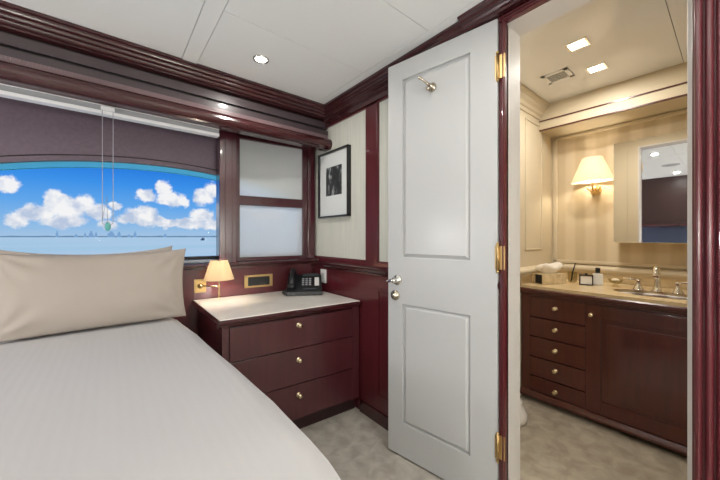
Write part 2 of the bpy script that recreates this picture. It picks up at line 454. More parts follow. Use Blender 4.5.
# local: x along leaf from the hinge, +y towards the camera side? (camera side is +y after rotation)
TK = .030
def P2(u):                              # leaf station seen along a given horizontal bearing (design aid for the panel layout)
    return u
z0, z1 = .012, 1.972
def leafs():
    m = MB()
    px0, px1 = .110, .452          # panel edges measured from the hinge
    # rails and stiles as one slab with recessed panels
    fr = [(0, px0, z0, z1), (px1, DL, z0, z1), (px0, px1, z0, .172), (px0, px1, .768, .998), (px0, px1, 1.882, z1)]
    for a, b, c, d in fr: m.box(a, b, 0, TK, c, d)
    for c, d in ((.172, .768), (.998, 1.882)):
        m.box(px0, px1, .004, TK-.012, c, d)
        e = .020
        A = [(px0+.004, c+.004), (px1-.004, c+.004), (px1-.004, d-.004), (px0+.004, d-.004)]
        B = [(px0+e, c+e), (px1-e, c+e), (px1-e, d-e), (px0+e, d-e)]
        for i in range(4):
            j = (i+1) % 4
            m.poly([(A[i][0], TK-.012, A[i][1]), (A[j][0], TK-.012, A[j][1]), (B[j][0], TK-.0015, B[j][1]), (B[i][0], TK-.0015, B[i][1])])
        m.poly([(x, TK-.0015, z) for x, z in B])
    return m
leaf = leafs()
leaf.build('door_leaf', PAINT, door)
for k, z in enumerate((1.779, 1.017, .262)):
    MB().box(-.028, .000, TK-.006, TK-.002, z-.047, z+.047, .001).box(-.001, .010, TK-.002, TK+.001, z-.047, z+.047, .001).tube([(-.002, TK+.003, z-.052), (-.002, TK+.003, z+.052)], .0055, 10).ball((-.002, TK+.003, z+.055), .0065).ball((-.002, TK+.003, z-.055), .0065).build('hinge', BRASS, door)
hx = DL-.056
ROT = Matrix.Rotation(-PI/2, 4, 'X')   # lathe axis -> +y
def disc(m, x, z, prof): m.lathe(prof, m=Matrix.Translation((x, TK, z)) @ ROT, n=24)
h = MB(); disc(h, hx, .884, [(.027, 0), (.027, .004), (.020, .009), (.012, .012), (.010, .034), (.012, .038), (.001, .040)])
h.tube([(hx-.012, TK+.034, .884), (hx+.01, TK+.038, .884), (hx+.035, TK+.036, .878), (hx+.044, TK+.032, .874)], [.009, .0085, .007, .005], 12)
h.build('lever_handle', CHROME, door)
h = MB(); disc(h, hx+.012, .806, [(.026, 0), (.026, .005), (.020, .010), (.012, .013), (.011, .022), (.001, .023)])
h.build('thumb_turn', NICKEL, door)
hh = MB(); hkx, hkz = .288, 1.790
disc(hh, hkx, hkz, [(.022, 0), (.022, .004), (.017, .010), (.012, .014), (.011, .024), (.001, .026)])
hh.tube([(hkx, TK+.018, hkz), (hkx+.010, TK+.035, hkz+.012), (hkx+.024, TK+.052, hkz+.026), (hkx+.027, TK+.056, hkz+.029)], [.008, .006, .0045, .0045], 10)
hh.ball((hkx+.030, TK+.059, hkz+.032), .0085)
hh.tube([(hkx, TK+.020, hkz-.002), (hkx-.002, TK+.040, hkz-.018)], .0055, 10).ball((hkx-.002, TK+.043, hkz-.020), .009)
hh.build('robe_hook', NICKEL, door)

# ---------------------------------------------------------------- nightstand
TN = math.atan(.077)
SHR = Matrix(((1, 0, 0, 0), (-.080, 1, 0, 0), (0, 0, 1, 0), (0, 0, 0, 1)))   # its front runs slightly askew to its side
ns = thing('nightstand', 'red mahogany nightstand with three drawers, brass knobs and pale marble top', 'nightstand', (.418, 1.566, 0))
W = .800                     # body width up to the wall
BD = .585
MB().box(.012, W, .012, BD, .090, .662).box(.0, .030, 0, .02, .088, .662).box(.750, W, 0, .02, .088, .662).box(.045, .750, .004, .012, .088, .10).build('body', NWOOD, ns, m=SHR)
MB().box(.03, W, .045, BD, 0, .090).build('toe_kick', plain('dark_plinth', (.022, .006, .007), .4), ns, m=SHR)
mp = [(.020, .655), (.006, .655), (0, .660), (-.008, .664), (-.010, .671), (-.020, .674), (-.024, .682), (-.024, .690), (-.016, .698), (.020, .698)]
mm = MB().prism(mp, lambda p, q, t: (t, p, q), -.018, W-.005)
mm.prism(mp, lambda p, q, t: (p+.002, t, q), -.016, BD)
mm.build('top_moulding', WOODH, ns, m=SHR)
MB().box(-.012, W-.006, -.013, BD+.008, .690, .702, .003).build('marble_top', MARBLE, ns, m=SHR)
for (a, b, kz) in ((.486, .652, .611), (.288, .480, .419), (.096, .282, .224)):
    d = MB().box(.033, .747, -.003, .016, a, b, .002).build('drawer', NWOOD, ns, m=SHR)
    k = MB(); k.lathe([(.015, 0), (.015, .002), (.012, .004), (.006, .006), (.006, .013), (.012, .017), (.0135, .021), (.011, .026), (.001, .027)], m=Matrix.Translation((.392, -.003, kz)) @ Matrix.Rotation(PI/2, 4, 'X'), n=20)
    k.build('knob', PBRASS, d, m=SHR)

# ---------------------------------------------------------------- bed, bedspread, pillows
bx0, bx1, by0, by1, bt = -.70, .318, .02, 1.99, .668
bed = thing('bed', 'bed standing under the window beside the nightstand', 'bed', (-.19, 1.0, 0))
MB().box(bx0+.22, bx1+.14, -.90, .92, 0, .28, .01).build('bed_base', WOOD, bed)
MB().box(bx0+.215, bx1+.165, -.93, .95, .281, .640, .05).build('mattress', SHEET, bed)
def edge_x(y):      # the side bellies out along the middle of the bed
    K = [(0, .32), (.43, .341), (.52, .354), (.62, .358), (.81, .360), (1.10, .347), (1.31, .333), (1.6, .322), (1.81, .302), (2.0, .290)]
    for (a, p), (b, q) in zip(K, K[1:]):
        if y <= b:
            t = max(0, (y-a)/(b-a)); return p+(q-p)*t
    return K[-1][1]
def spread():
    m = MB(); bm = m.bm
    nx, ny = 60, 90
    # cross-section: down the right side, over the top, down the left side
    r = .055
    sec = []
    hang = .46
    for k in range(8): sec.append((bx1+.006*math.sin(k*.8), bt-r-hang*(1-k/8)))
    for k in range(9):
        a = PI/2*k/8; sec.append((bx1-r+r*math.cos(a), bt-r+r*math.sin(a)))
    n = 40
    for k in range(1, n): sec.append((bx1-r+(bx0+r-bx1+r)*k/n, bt))
    for k in range(9):
        a = PI/2+PI/2*k/8; sec.append((bx0+r+r*math.cos(a), bt-r+r*math.sin(a)))
    for k in range(1, 9): sec.append((bx0, bt-r-hang*k/8))
    grid = []
    for j in range(ny+1):
        y = by0+(by1-by0)*j/ny
        row = []
        for (x, z) in sec:
            f = noise.noise(Vector((x*2.3, y*2.1, 3)))
            zz = z+(.006*f if z > bt-.02 else 0)
            # slight crown of the mattress and soft drop at the edge
            if z > bt-.02:
                c = (x-(bx0+bx1)/2)/((bx1-bx0)/2); zz -= .006*c**4
            xx = x
            w_ = max(0, min(1, (x-bx1+.25)/.25))
            xx += w_*(edge_x(y)-bx1)+(w_*.003*noise.noise(Vector((0, y*5, z*4))))
            # rounded head and foot ends
            e = min(y-by0, by1-y)
            if e < .06: zz -= (.06-math.sqrt(max(0, .0036-(.06-e)**2)))*(1 if z > bt-.02 else .2)
            row.append(bm.verts.new((xx, y, zz)))
        grid.append(row)
    for j in range(ny):
        for i in range(len(sec)-1):
            f = bm.faces.new((grid[j][i], grid[j][i+1], grid[j+1][i+1], grid[j+1][i])); f.smooth = True
    # foot and head drops
    for row, y in ((grid[0], by0), (grid[-1], by1)):
        low = [bm.verts.new((v.co.x, v.co.y, min(v.co.z, .20))) for v in row]
        for i in range(len(row)-1):
            f = bm.faces.new((row[i], row[i+1], low[i+1], low[i])); f.smooth = True
    return m
sp = spread().build('bedspread', COVER)
so = sp.modifiers.new('thick', 'SOLIDIFY'); so.thickness = .006; so.offset = -1
tag(sp, 'smooth off-white ribbed bedspread covering the whole bed', 'bedspread')

def pillow(name, label, wd, ht, tk, loc, lean, seed, rz=0, sag=.14):
    m = MB(); bm = m.bm; n, k = 56, 36
    def pt(a, b, side):
        # a,b in -1..1
        px = wd/2*a*(1-.045*(1-b*b)-.025*(1-b))
        pz = ht/2*b*(1-sag*(1-a*a)**.8*(1 if b > 0 else .15))
        e = max(0, (1-abs(a)**2.6)*(1-abs(b)**2.4))
        th = tk/2*e**.50
        w = noise.noise(Vector((a*1.8+seed, b*1.6, side*.5)))*.010*e**.3
        # creases fanning from the corners
        for cx in (-1, 1):
            for cy in (-1, 1):
                dx, dy = a-cx, (b-cy)*ht/wd
                rr = math.hypot(dx, dy)
                if rr < .55:
                    an = math.atan2(dy, dx)
                    w += .0075*math.sin(an*11+seed*3+cx)*math.sin(min(rr/.55, 1)*PI)*min(1, e*3)
        w += .005*math.sin(a*23+seed)*max(0, b)**4*e**.3
        return Vector((px, side*(th+w*(1 if e > .02 else 0)), pz))
    rows = {}
    for side in (-1, 1):
        g = []
        for j in range(k+1):
            b = -math.cos(PI*j/k); r = []
            for i in range(n+1):
                a = -math.cos(PI*i/n)
                edge = i in (0, n) or j in (0, k)
                if side == 1 and edge: r.append(rows[-1][j][i])
                else: r.append(bm.verts.new(pt(a, b, side)))
            g.append(r)
        rows[side] = g
        for j in range(k):
            for i in range(n):
                f = bm.faces.new((g[j][i], g[j][i+1], g[j+1][i+1], g[j+1][i])); f.smooth = True
    o = m.build(name, PILLOW)
    o.location = loc; o.rotation_euler = (-lean, 0, rz)
    return tag(o, label, 'pillow')
pillow('pillow', 'large beige bed pillow in front, leaning below the window', .735, .375, .125, (-.035, 1.915, .857), rad(17), 1.3)
pillow('pillow', 'second beige pillow, its corner just showing behind the front one', .68, .375, .05, (-.062, 2.005, .870), rad(14), 4.1, sag=.22)

# ---------------------------------------------------------------- swing arm lamp over the nightstand
def hw(x, d, z):   # point on the hull wall
    v = HULL @ Vector((S(x), -d, z)); return v
lp = thing('wall_lamp', 'brass swing-arm lamp with lit cream shade over the nightstand', 'lamp', hw(.447, .006, 0), -TH)
bz = .787
MB().box(-.035, .035, -.007, 0, bz-.043, bz+.043, .003).box(-.027, .027, -.011, -.006, bz-.034, bz+.034, .002).lathe([(.017, 0), (.017, .010), (.010, .016), (.009, .032), (.001, .033)], m=Matrix.Translation((0, -.008, bz)) @ Matrix.Rotation(PI/2, 4, 'X'), n=20).build('backplate', BRASS, lp)
LX, LY = .092, -.125
MB().tube([(0, -.036, bz-.006), (0, -.036, bz+.016)], .008, 12).tube([(0, -.036, bz+.004), (LX, LY, bz+.004)], .0042, 10).build('swing_arm', PBRASS, lp)
MB().tube([(LX, LY, .722), (LX, LY, .905)], .0046, 10).ball((LX, LY, .720), .0085).ball((LX, LY, bz+.004), .008).build('stem', PBRASS, lp)
sh = MB(); sh.lathe([(.088, .836), (.086, .838), (.050, .955), (.049, .956)], (LX, LY, 0), 40, cap=False); shade = sh.build('lamp_shade', SHADE, lp)
sm = shade.modifiers.new('t', 'SOLIDIFY'); sm.thickness = .0015
MB().ball((LX, LY, .900), .016, 1, 1, 1.3).build('bulb', BULB, lp)

# brass framed recess fitting and white socket
rf = thing('recessed_socket', 'brass-framed black recessed fitting on the wood behind the nightstand', 'socket', hw(.815, .006, 0), -TH)
m = MB(); zc = .790
m.box(-.098, .098, -.005, 0, zc+.030, zc+.044, .001).box(-.098, .098, -.005, 0, zc-.044, zc-.030, .001).box(-.098, -.074, -.005, 0, zc-.044, zc+.044, .001).box(.074, .098, -.005, 0, zc-.044, zc+.044, .001)
m.build('frame', BRASS, rf)
MB().box(-.075, .075, -.012, 0, zc-.031, zc+.028, .004).build('flap', BLACK, rf)
MB().tube([(-.06, -.004, zc-.030), (-.03, -.014, zc-.032), (.03, -.014, zc-.032), (.06, -.004, zc-.030)], .003, 8).build('pull', BRASS, rf)
ws = thing('wall_socket', 'white plastic socket plate beside the telephone', 'socket', (XR, 1.93, 0))
MB().box(-.008, 0, -.036, .036, .762, .862, .003).build('plate', WHITE, ws)
MB().box(-.011, -.007, -.018, .018, .79, .834, .002).build('jack', plain('grey_plastic', (.5, .5, .5), .4), ws)

# ---------------------------------------------------------------- desk telephone
ph = thing('telephone', 'black desk telephone with handset and keypad on the marble top', 'telephone', (1.075, 1.945, .703), rad(-30))
ph.scale = (1.2, 1.2, 1.2)
# local: x width, y back; front at -y
Wp = .20; Dp = .205
side = [(-Dp/2, 0), (Dp/2, 0), (Dp/2, .094), (Dp/2-.035, .100), (-Dp/2, .022)]
b_ = MB().prism(side, lambda p, q, t: (t, p, q), -Wp/2, Wp/2).build('base', BLACK, ph, bevel=.004)
sl = math.atan2(.078, Dp-.035)
def on(y, h):  # point on the sloped deck
    f = (y+Dp/2)/(Dp-.035); return .022+.078*f+h
TL = Matrix.Rotation(sl, 4, 'X')
def deck(x, y, w, d, h0, h1, bev=.002):
    return MB().box(-w/2, w/2, -d/2, d/2, h0, h1, bev).xf(Matrix.Translation((x, y, on(y, 0))) @ TL)
hs = MB()
hs.tube([(-.070, -.078, on(-.078, .024)), (-.070, -.05, on(-.05, .040)), (-.070, .0, on(0, .046)), (-.070, .045, on(.045, .040)), (-.070, .07, on(.07, .024))], [.014, .015, .012, .015, .014], 12)
hs.ball((-.070, -.070, on(-.07, .014)), .025, .95, 1.0, .62).ball((-.070, .062, on(.062, .014)), .025, .95, 1.0, .62)
hs.build('handset', BLACK, ph)
deck(.035, .060, .095, .030, 0, .004).build('display', DGREY, ph)
for r in range(4):
    for c in range(3):
        deck(-.008+c*.020, .020-r*.019, .014, .011, 0, .0035, .001).build('key', KEYS, ph)
deck(.072, -.008, .026, .088, 0, .003).build('label_strip', WHITE, ph)
deck(.030, -.075, .075, .012, 0, .004).build('volume_bar', DGREY, ph)
cpts = []
for k in range(90):
    t = k/89; cpts.append((-.105-.018*math.sin(PI*t)+.005*math.cos(k*.9), -.085+.15*t, .0085+.005*math.sin(k*.9)))
MB().tube(cpts, .0016, 5).build('handset_cord', BLACK, ph)

# ---------------------------------------------------------------- framed picture
def print_mat():
    m, nt, b = new_mat('monochrome_print')
    tc = nt.nodes.new('ShaderNodeTexCoord'); mp = nt.nodes.new('ShaderNodeMapping'); mp.inputs['Scale'].default_value = (1, 2.6, 1)
    n = nt.nodes.new('ShaderNodeTexNoise'); n.inputs['Scale'].default_value = 13; n.inputs['Detail'].default_value = 6; n.inputs['Distortion'].default_value = .6
    cr = nt.nodes.new('ShaderNodeValToRGB'); e = cr.color_ramp.elements
    e[0].position = .42; e[0].color = (.006, .007, .008, 1); e[1].position = .75; e[1].color = (.50, .54, .55, 1)
    x = e.new(.54); x.color = (.03, .035, .04, 1)
    nt.links.new(tc.outputs['Object'], mp.inputs[0]); nt.links.new(mp.outputs[0], n.inputs['Vector']); nt.links.new(n.outputs['Fac'], cr.inputs[0]); nt.links.new(cr.outputs[0], b.inputs['Base Color'])
    b.inputs['Roughness'].default_value = .3; b.inputs['Coat Weight'].default_value = .3
    return m
pc = thing('picture_frame', 'black framed monochrome photograph with white mat on the pale wall', 'picture', (1.240, 1.800, 1.476))
hw_, hh_ = .187, .236
m = MB(); fw, fd = .012, .030
for a, b, c, d in ((-hw_, hw_, hh_-fw, hh_), (-hw_, hw_, -hh_, -hh_+fw), (-hw_, -hw_+fw, -hh_, hh_), (hw_-fw, hw_, -hh_, hh_)):
    m.box(-fd, 0, a, b, c, d, .0015)
m.build('frame', BLACK, pc)
MB().box(-.014, -.004, -hw_+fw, hw_-fw, -hh_+fw, hh_-fw).build('mat', plain('mat_board', (.80, .83, .82), .25, coat=.8), pc)
MB().box(-.0155, -.0135, -.100, .095, -.080, .125).build('print', print_mat(), pc)

# ---------------------------------------------------------------- round ceiling lights of the cabin
pos = [((.603, 1.549), 'round ceiling downlight above the nightstand'), ((.60, .56), 'round ceiling downlight in front of the bathroom doorway'),
       ((-.09, 1.545), 'unlit round ceiling fitting above the pillows'), ((-.95, .52), 'round ceiling downlight near the dark left wall'),
       ((.62, -.45), 'round ceiling downlight behind the camera position'), ((-.55, -.45), 'round ceiling downlight at the rear left of the cabin')]
def downlight(label):
    t = thing('ceiling_light', label, 'ceiling light', (0, 0, CZ), 0, 'round downlights in the cabin ceiling')
    MB().lathe([(.040, .0), (.040, -.004), (.034, -.007), (.029, -.004), (.029, 0)], (0, 0, 0), 32, cap=False).build('trim_ring', CHROME, t)
    MB().lathe([(.0288, -.0005), (.0288, -.003), (.001, -.003)], (0, 0, 0), 32, cap=False).build('lens', LAMPG, t)
    return t
first = downlight(pos[0][1])
def lamp_data(name, kind, energy, col, **kw):
    l = bpy.data.lights.new(name, kind); l.energy = energy; l.color = col
    for a, b in kw.items(): setattr(l, a, b)
    return l
DL_W = 3.5
dl = lamp_data('downlight_lamp', 'AREA', DL_W, (1, .955, .89), shape='DISK', size=.055, spread=PI)
for i, (p, lab) in enumerate(pos):
    t = first if i == 0 else copy_tree(first)
    t.location = (p[0], p[1], CZ); t['label'] = lab
    if i == 2:
        for ch in t.children:
            if ch.name.startswith('lens'): ch.data = ch.data.copy(); ch.data.materials[0] = GREYL
        continue
    o = bpy.data.objects.new('downlight_lamp', dl); COL.objects.link(o); o.location = (p[0], p[1], CZ-.012)
o = MB().lathe([(.085, 0), (.085, -.004), (.078, -.006), (.001, -.006)], (0, 0, 0), 36).build('ceiling_speaker', GREYL)
o.location = (-.30, .52, CZ); tag(o, 'flat round grey speaker grille in the cabin ceiling', 'speaker')

# ---------------------------------------------------------------- bathroom shell
BL = .94; BX = 2.78
struct(MB().box(1.335, 2.90, BL, BL+.06, 0, BZ+.05).build('wall_bathroom_left', BCREAM))
struct(MB().box(1.335, 2.90, -.80, -.74, 0, BZ+.05).build('wall_bathroom_right', BCREAM))
struct(MB().box(BX, 2.84, -.80, 1.0, 0, BZ+.05).build('wall_bathroom_far', BCREAM))
struct(MB().box(BX-.004, BX, -.70, BL-.030, .915, 1.875).build('wallpaper_far', BPAPER), 'cream striped wallpaper field')
# moulding frame round the wallpaper
m = MB()
for a, b, c, d in ((BL-.040, BL-.014, .900, 1.893), (-.74, BL-.014, .898, .920), (-.74, BL-.014, 1.872, 1.893)):
    m.box(BX-.014, BX, a, b, c, d, .004)
struct(m.build('trim_18', BCREAM))
rail = [(0, .830), (.022, .830), (.026, .840), (.040, .850), (.044, .862), (.040, .874), (.026, .880), (.020, .886), (0, .888)]
struct(MB().prism(rail, lambda p, q, t: (BX-p, t, q), -.74, BL).prism(rail, lambda p, q, t: (t, BL-p, q), 1.335, BX).build('trim_19', BCREAM), 'cream moulded rail above the splashback')
# cornice under the beam, the beam itself with its two dark lines
struct(MB().prism([(0, 1.90), (.03, 1.90), (.045, 1.915), (.07, 1.925), (.09, 1.945), (.12, 1.95), (.12, 1.98), (0, 1.98)], lambda p, q, t: (BX-p, t, q), -.74, BL).build('trim_20', BCREAM))
struct(MB().box(2.522, BX, -.74, BL, 1.902, BZ).build('beam_bathroom', BCREAM), 'cream ceiling beam above the vanity')
struct(MB().box(2.517, 2.530, -.74, BL, 1.968, 1.977, .001).box(2.517, 2.530, -.74, BL, 1.900, 1.909, .001).build('trim_21', VWOOD), 'two thin dark lines along the beam')
bc = [(0, 1.985), (.008, 1.985), (.012, 2.005), (.022, 2.012), (.030, 2.030), (.046, 2.044), (.050, 2.060), (.064, 2.068), (.070, 2.078), (.070, BZ), (0, BZ)]
struct(MB().prism(bc, lambda p, q, t: (t, BL-p, q), 1.335, 2.53).build('trim_22', BCREAM))
m = MB()
a, b, c, d = 2.27, 2.565, 1.005, 1.945
m.box(a, a+.010, BL-.006, BL, c, d, .002).box(b-.010, b, BL-.006, BL, c, d, .002).box(a, b, BL-.006, BL, c, c+.010, .002).box(a, b, BL-.006, BL, d-.010, d, .002)
a, b = 1.70, 2.19
m.box(a, a+.010, BL-.006, BL, c, d, .002).box(b-.010, b, BL-.006, BL, c, d, .002).box(a, b, BL-.006, BL, c, c+.010, .002).box(a, b, BL-.006, BL, d-.010, d, .002)
# near wall panel seen in the mirror
m.box(1.335, 1.341, .66, .67, .1, 1.95, .002)
struct(m.build('trim_23', BCREAM))

# ---------------------------------------------------------------- vanity
VX = 2.20
vn = thing('vanity_cabinet', 'dark mahogany bathroom vanity with five drawers and one wide door', 'cabinet', (VX, .93, 0))
VY = -1.43   # runs towards -y
MB().box(.022, .555, VY, 0, .055, .750).box(0, .022, -.052, 0, .055, .714).box(0, .022, VY, VY+.05, .055, .714).box(0, .022, VY, 0, .704, .714).box(0, .022, -.372, -.364, .07, .71).build('body', VWOOD, vn)
MB().box(.06, .56, VY, -.02, 0, .056).build('toe_kick', GAP, vn)
bmould = [(.02, .028), (-.016, .028), (-.022, .036), (-.022, .046), (-.012, .056), (-.006, .066), (.0, .070), (.02, .070)]
MB().prism(bmould, lambda p, q, t: (p, t, q), VY, .004).build('base_moulding', VWOOD, vn)
dz = [(.570, .702), (.441, .563), (.306, .434), (.177, .299), (.076, .170)]
kz = (.644, .507, .374, .246, .111)
def vknob(y, z, par):
    k = MB(); k.lathe([(.014, 0), (.014, .002), (.011, .004), (.006, .006), (.006, .013), (.012, .017), (.014, .021), (.011, .026), (.001, .027)], m=Matrix.Translation((-.004, y, z)) @ Matrix.Rotation(-PI/2, 4, 'Y'), n=18)
    return k.build('knob', PBRASS, par)
for (a, b), z in zip(dz, kz):
    d = MB().box(-.004, .014, -.364, -.054, a, b, .0025).build('drawer', VWOOD, vn)
    vknob(.724-.93, z, d)
m = MB()
y1, y0 = -.372, -.93+.13-.14
y0 = -.94
m.box(-.002, .010, y0, y1, .074, .702, .002)
f0, f1 = .066, .012
for a, b, c, d in ((y1-.068, y1, .074, .702), (y0, y0+.068, .074, .702), (y0+.068, y1-.068, .630, .702), (y0+.068, y1-.068, .074, .150)):
    m.box(-.010, .0, a, b, c, d, .002)
m.box(-.009, .0, y0+.095, y1-.095, .178, .602, .004)
dd = m.build('door', VWOOD, vn); vknob(.534-.93, .643, dd)

ct = thing('vanity_countertop', 'tan marble vanity top with wood edge and low splashback', 'countertop', (VX, .93, 0))
cx, cy, ra, rb = .215, .27-.93, .135, .205
m = MB(); bm = m.bm; n = 48
X0, X1, Y0, Y1 = -.022, .578, VY, .006
def outer(a):
    dx, dy = math.cos(a), math.sin(a)
    t = min((X1-cx)/dx if dx > 1e-9 else (X0-cx)/dx if dx < -1e-9 else 1e9, (Y1-cy)/dy if dy > 1e-9 else (Y0-cy)/dy if dy < -1e-9 else 1e9)
    return cx+dx*t, cy+dy*t
angs = sorted(set([2*PI*i/n for i in range(n)]+[math.atan2(y-cy, x-cx) % (2*PI) for x in (X0, X1) for y in (Y0, Y1)]))
rI, rO, rIl, rOl = [], [], [], []
for a in angs:
    ix, iy = cx+ra*math.cos(a), cy+rb*math.sin(a); ox, oy = outer(a)
    rI.append(bm.verts.new((ix, iy, .775))); rO.append(bm.verts.new((ox, oy, .775)))
    rIl.append(bm.verts.new((ix, iy, .756))); rOl.append(bm.verts.new((ox, oy, .756)))
q = len(angs)
for i in range(q):
    j = (i+1) % q
    for A, B in ((rI, rO), (rO, rOl), (rOl, rIl), (rIl, rI)): bm.faces.new((A[i], A[j], B[j], B[i]))
m.build('marble_top', BMARBLE, ct)
ce = [(.02, .715), (-.010, .715), (-.014, .724), (-.026, .730), (-.030, .740), (-.030, .750), (-.022, .757), (.02, .757)]
MB().prism(ce, lambda p, q, t: (p, t, q), VY, .005).build('wood_edge', VWOOD, ct)
MB().box(.560, .578, VY, .006, .775, .832, .002).box(-.02, .56, -.008, .006, .775, .832, .002).build('splashback', BMARBLE, ct)
m = MB(); m.lathe([(1.0, 0), (.97, -.03), (.85, -.075), (.6, -.105), (.25, -.118), (.01, -.12)], n=40, sx=ra, sy=rb, m=Matrix.Translation((VX+cx, .93+cy, .757)), cap=False)
sk = m.build('sink', PORC); so = sk.modifiers.new('t', 'SOLIDIFY'); so.thickness = .004; so.offset = 1
tag(sk, 'oval cream basin sunk into the marble vanity top', 'sink')

fc = thing('faucet', 'three piece chrome basin faucet with curved spout and lever handles', 'faucet', (2.50, .290, .776))
m = MB(); m.lathe([(.026, 0), (.026, .005), (.021, .010), (.016, .030), (.014, .085), (.016, .095)], (0, 0, 0), 24)
pp = []
for k in range(9):
    a = PI*k/8*.92; pp.append((-.030+.030*math.cos(a), .0, .105+.038*math.sin(a)))
m.tube([(0, 0, .08)]+pp+[(pp[-1][0]-.003, 0, .090)], [.013]*3+[.0135]*7+[.0155], 14)
m.build('spout', CHROME, fc)
for sgn, lab in ((1, 'l'), (-1, 'r')):
    y = .084*sgn
    m = MB(); m.lathe([(.027, 0), (.027, .004), (.023, .010), (.014, .030), (.009, .045), (.010, .052), (.013, .056), (.012, .066), (.001, .069)], (0, y, 0), 20)
    m.tube([(0, y, .060), (-.006, y+.030*sgn, .066), (-.012, y+.068*sgn, .070)], [.006, .005, .0045], 10)
    m.build('handle', CHROME, fc)

# things on the vanity
tb = thing('tissue_box', 'marbled cream tissue box with a tissue pulled up', 'tissue box', (2.382, .828, .776), math.atan2(-.46, .89))
MB().box(-.095, .095, -.048, .048, 0, .070, .004).build('box', mottled('box_marble', (.50, .38, .20), (.70, .58, .38), 30, .3), tb)
MB().box(-.097, -.090, -.045, .012, .004, .066, .001).build('end_plate', BLACK, tb)
m = MB(); bm = m.bm
rings = []
for k in range(7):
    t = k/6; r = []
    for i in range(28):
        a = 2*PI*i/28
        rr = (.022+.046*math.sin(t*2.2))*(1+.28*t*math.sin(a*3+1)+.18*t*math.sin(a*5+2.0))
        r.append(bm.verts.new((rr*math.cos(a)*1.25+.01*t, rr*math.sin(a)*.65, .066+.062*t**.8+.014*t*math.sin(a*2+.6)+.006*math.sin(a*5))))
    rings.append(r)
for k in range(6):
    for i in range(28):
        f = bm.faces.new((rings[k][i], rings[k][(i+1) % 28], rings[k+1][(i+1) % 28], rings[k+1][i])); f.smooth = True
f = bm.faces.new(rings[-1])
m.build('tissue', shade_mat('tissue_paper', (.92, .88, .80), .3), tb)

cp = thing('glass_tumbler', 'small glass tumbler next to the tissue box', 'tumbler', (2.56, .735, .776))
MB().lathe([(.001, .002), (.026, .002), (.030, .075), (.028, .075), (.0245, .006), (.001, .006)], (0, 0, 0), 28, cap=False).build('glass', GLASS, cp)
o = MB().tube([(0, 0, 0), (.002, -.006, .06), (.010, -.022, .13)], [.0035, .005, .004], 8).build('comb', BLACK)
o.location = (2.556, .741, .785); tag(o, 'slim black stick leaning in the glass tumbler', 'stick')
o = thing('soap_box', 'square cream box with dark brown border on the vanity', 'box', (2.505, .640, .776), rad(14))
MB().box(-.022, .022, -.036, .036, 0, .066, .002).build('box', WHITE, o)
m = MB()
for a, b, c, d in ((-.038, .038, .060, .068), (-.038, .038, 0, .006), (-.038, -.031, 0, .068), (.031, .038, 0, .068)): m.box(-.025, .024, a, b, c, d)
m.build('border', plain('dark_brown', (.03, .018, .010), .4), o)
MB().lathe([(.008, .068), (.008, .078), (.001, .079)], (0, 0, 0), 14).build('stopper', BLACK, o)
o = thing('lotion_bottle', 'white square bottle with black cap beside the bordered box', 'bottle', (2.565, .590, .776), rad(14))
MB().box(-.020, .020, -.028, .028, 0, .074, .004).lathe([(.012, .074), (.012, .080)], (0, 0, 0), 16).build('body', WHITE, o)
MB().lathe([(.014, .080), (.014, .112), (.012, .115), (.001, .115)], (0, 0, 0), 20).build('cap', BLACK, o)
o = thing('soap_dish', 'small cut glass dish between the bottles and the faucet', 'dish', (2.56, .495, .776))
MB().lathe([(.018, 0), (.020, .004), (.010, .012), (.030, .026), (.042, .048), (.039, .048), (.026, .028), (.001, .018)], (0, 0, 0), 14, cap=False).build('dish', GLASS, o)
MB().ball((0, 0, .040), .026, 1.1, .9, .5).build('soap', plain('soap', (.75, .68, .52), .4), o)

# low porcelain pedestal by the doorway
o = MB().lathe([(.050, 0), (.074, .006), (.080, .030), (.078, .055), (.062, .085), (.052, .115), (.054, .125), (.001, .130)], (0, 0, 0), 32).build('porcelain_pedestal', PORC)
o.location = (1.875, .846, .0); tag(o, 'low rounded white porcelain pedestal on the floor just past the door jamb', 'pedestal')

# mirror cabinet
mc = thing('mirror_cabinet', 'frameless mirrored wall cabinet above the basin', 'cabinet', (2.62, .517, 1.063))
MB().box(.006, .158, -.98, 0, 0, .665).build('cabinet_body', BCREAM, mc)
MB().box(0, .006, -.98, 0, 0, .665, .0015).build('mirror', MIRROR, mc)

# sconce
sc = thing('wall_sconce', 'brass wall sconce with pleated white shade on striped wallpaper', 'sconce', (BX-.004, .648, 0))
MB().lathe([(.034, 0), (.034, .004), (.024, .010), (.012, .016), (.010, .030), (.001, .031)], m=Matrix.Translation((0, 0, 1.440)) @ Matrix.Rotation(-PI/2, 4, 'Y'), n=24).ball((-.036, 0, 1.452), .018).build('backplate', BRASS, sc)
m = MB(); m.tube([(-.02, 0, 1.445), (-.05, 0, 1.430), (-.085, 0, 1.440), (-.095, 0, 1.475), (-.095, 0, 1.50)], .006, 10)
for s_ in (-1, 1):
    m.tube([(-.03, 0, 1.45), (-.045, s_*.02, 1.435), (-.06, s_*.036, 1.45), (-.065, s_*.04, 1.47)], .0045, 8)
m.build('arm', BRASS, sc)
m = MB(); bm = m.bm; n = 72; r0 = []; r1 = []
for i in range(n):
    a = 2*PI*i/n; k = 1+(.012 if i % 2 else 0)
    r0.append(bm.verts.new((-.100+.098*k*math.cos(a)*.80, .128*k*math.sin(a), 1.497))); r1.append(bm.verts.new((-.100+.052*k*math.cos(a), .060*k*math.sin(a), 1.668)))
for i in range(n): bm.faces.new((r0[i], r0[(i+1) % n], r1[(i+1) % n], r1[i]))
o = m.build('lamp_shade', SHADEB, sc); so = o.modifiers.new('t', 'SOLIDIFY'); so.thickness = .0012
MB().ball((-.100, 0, 1.56), .016, 1, 1, 1.4).build('bulb', BULB, sc)

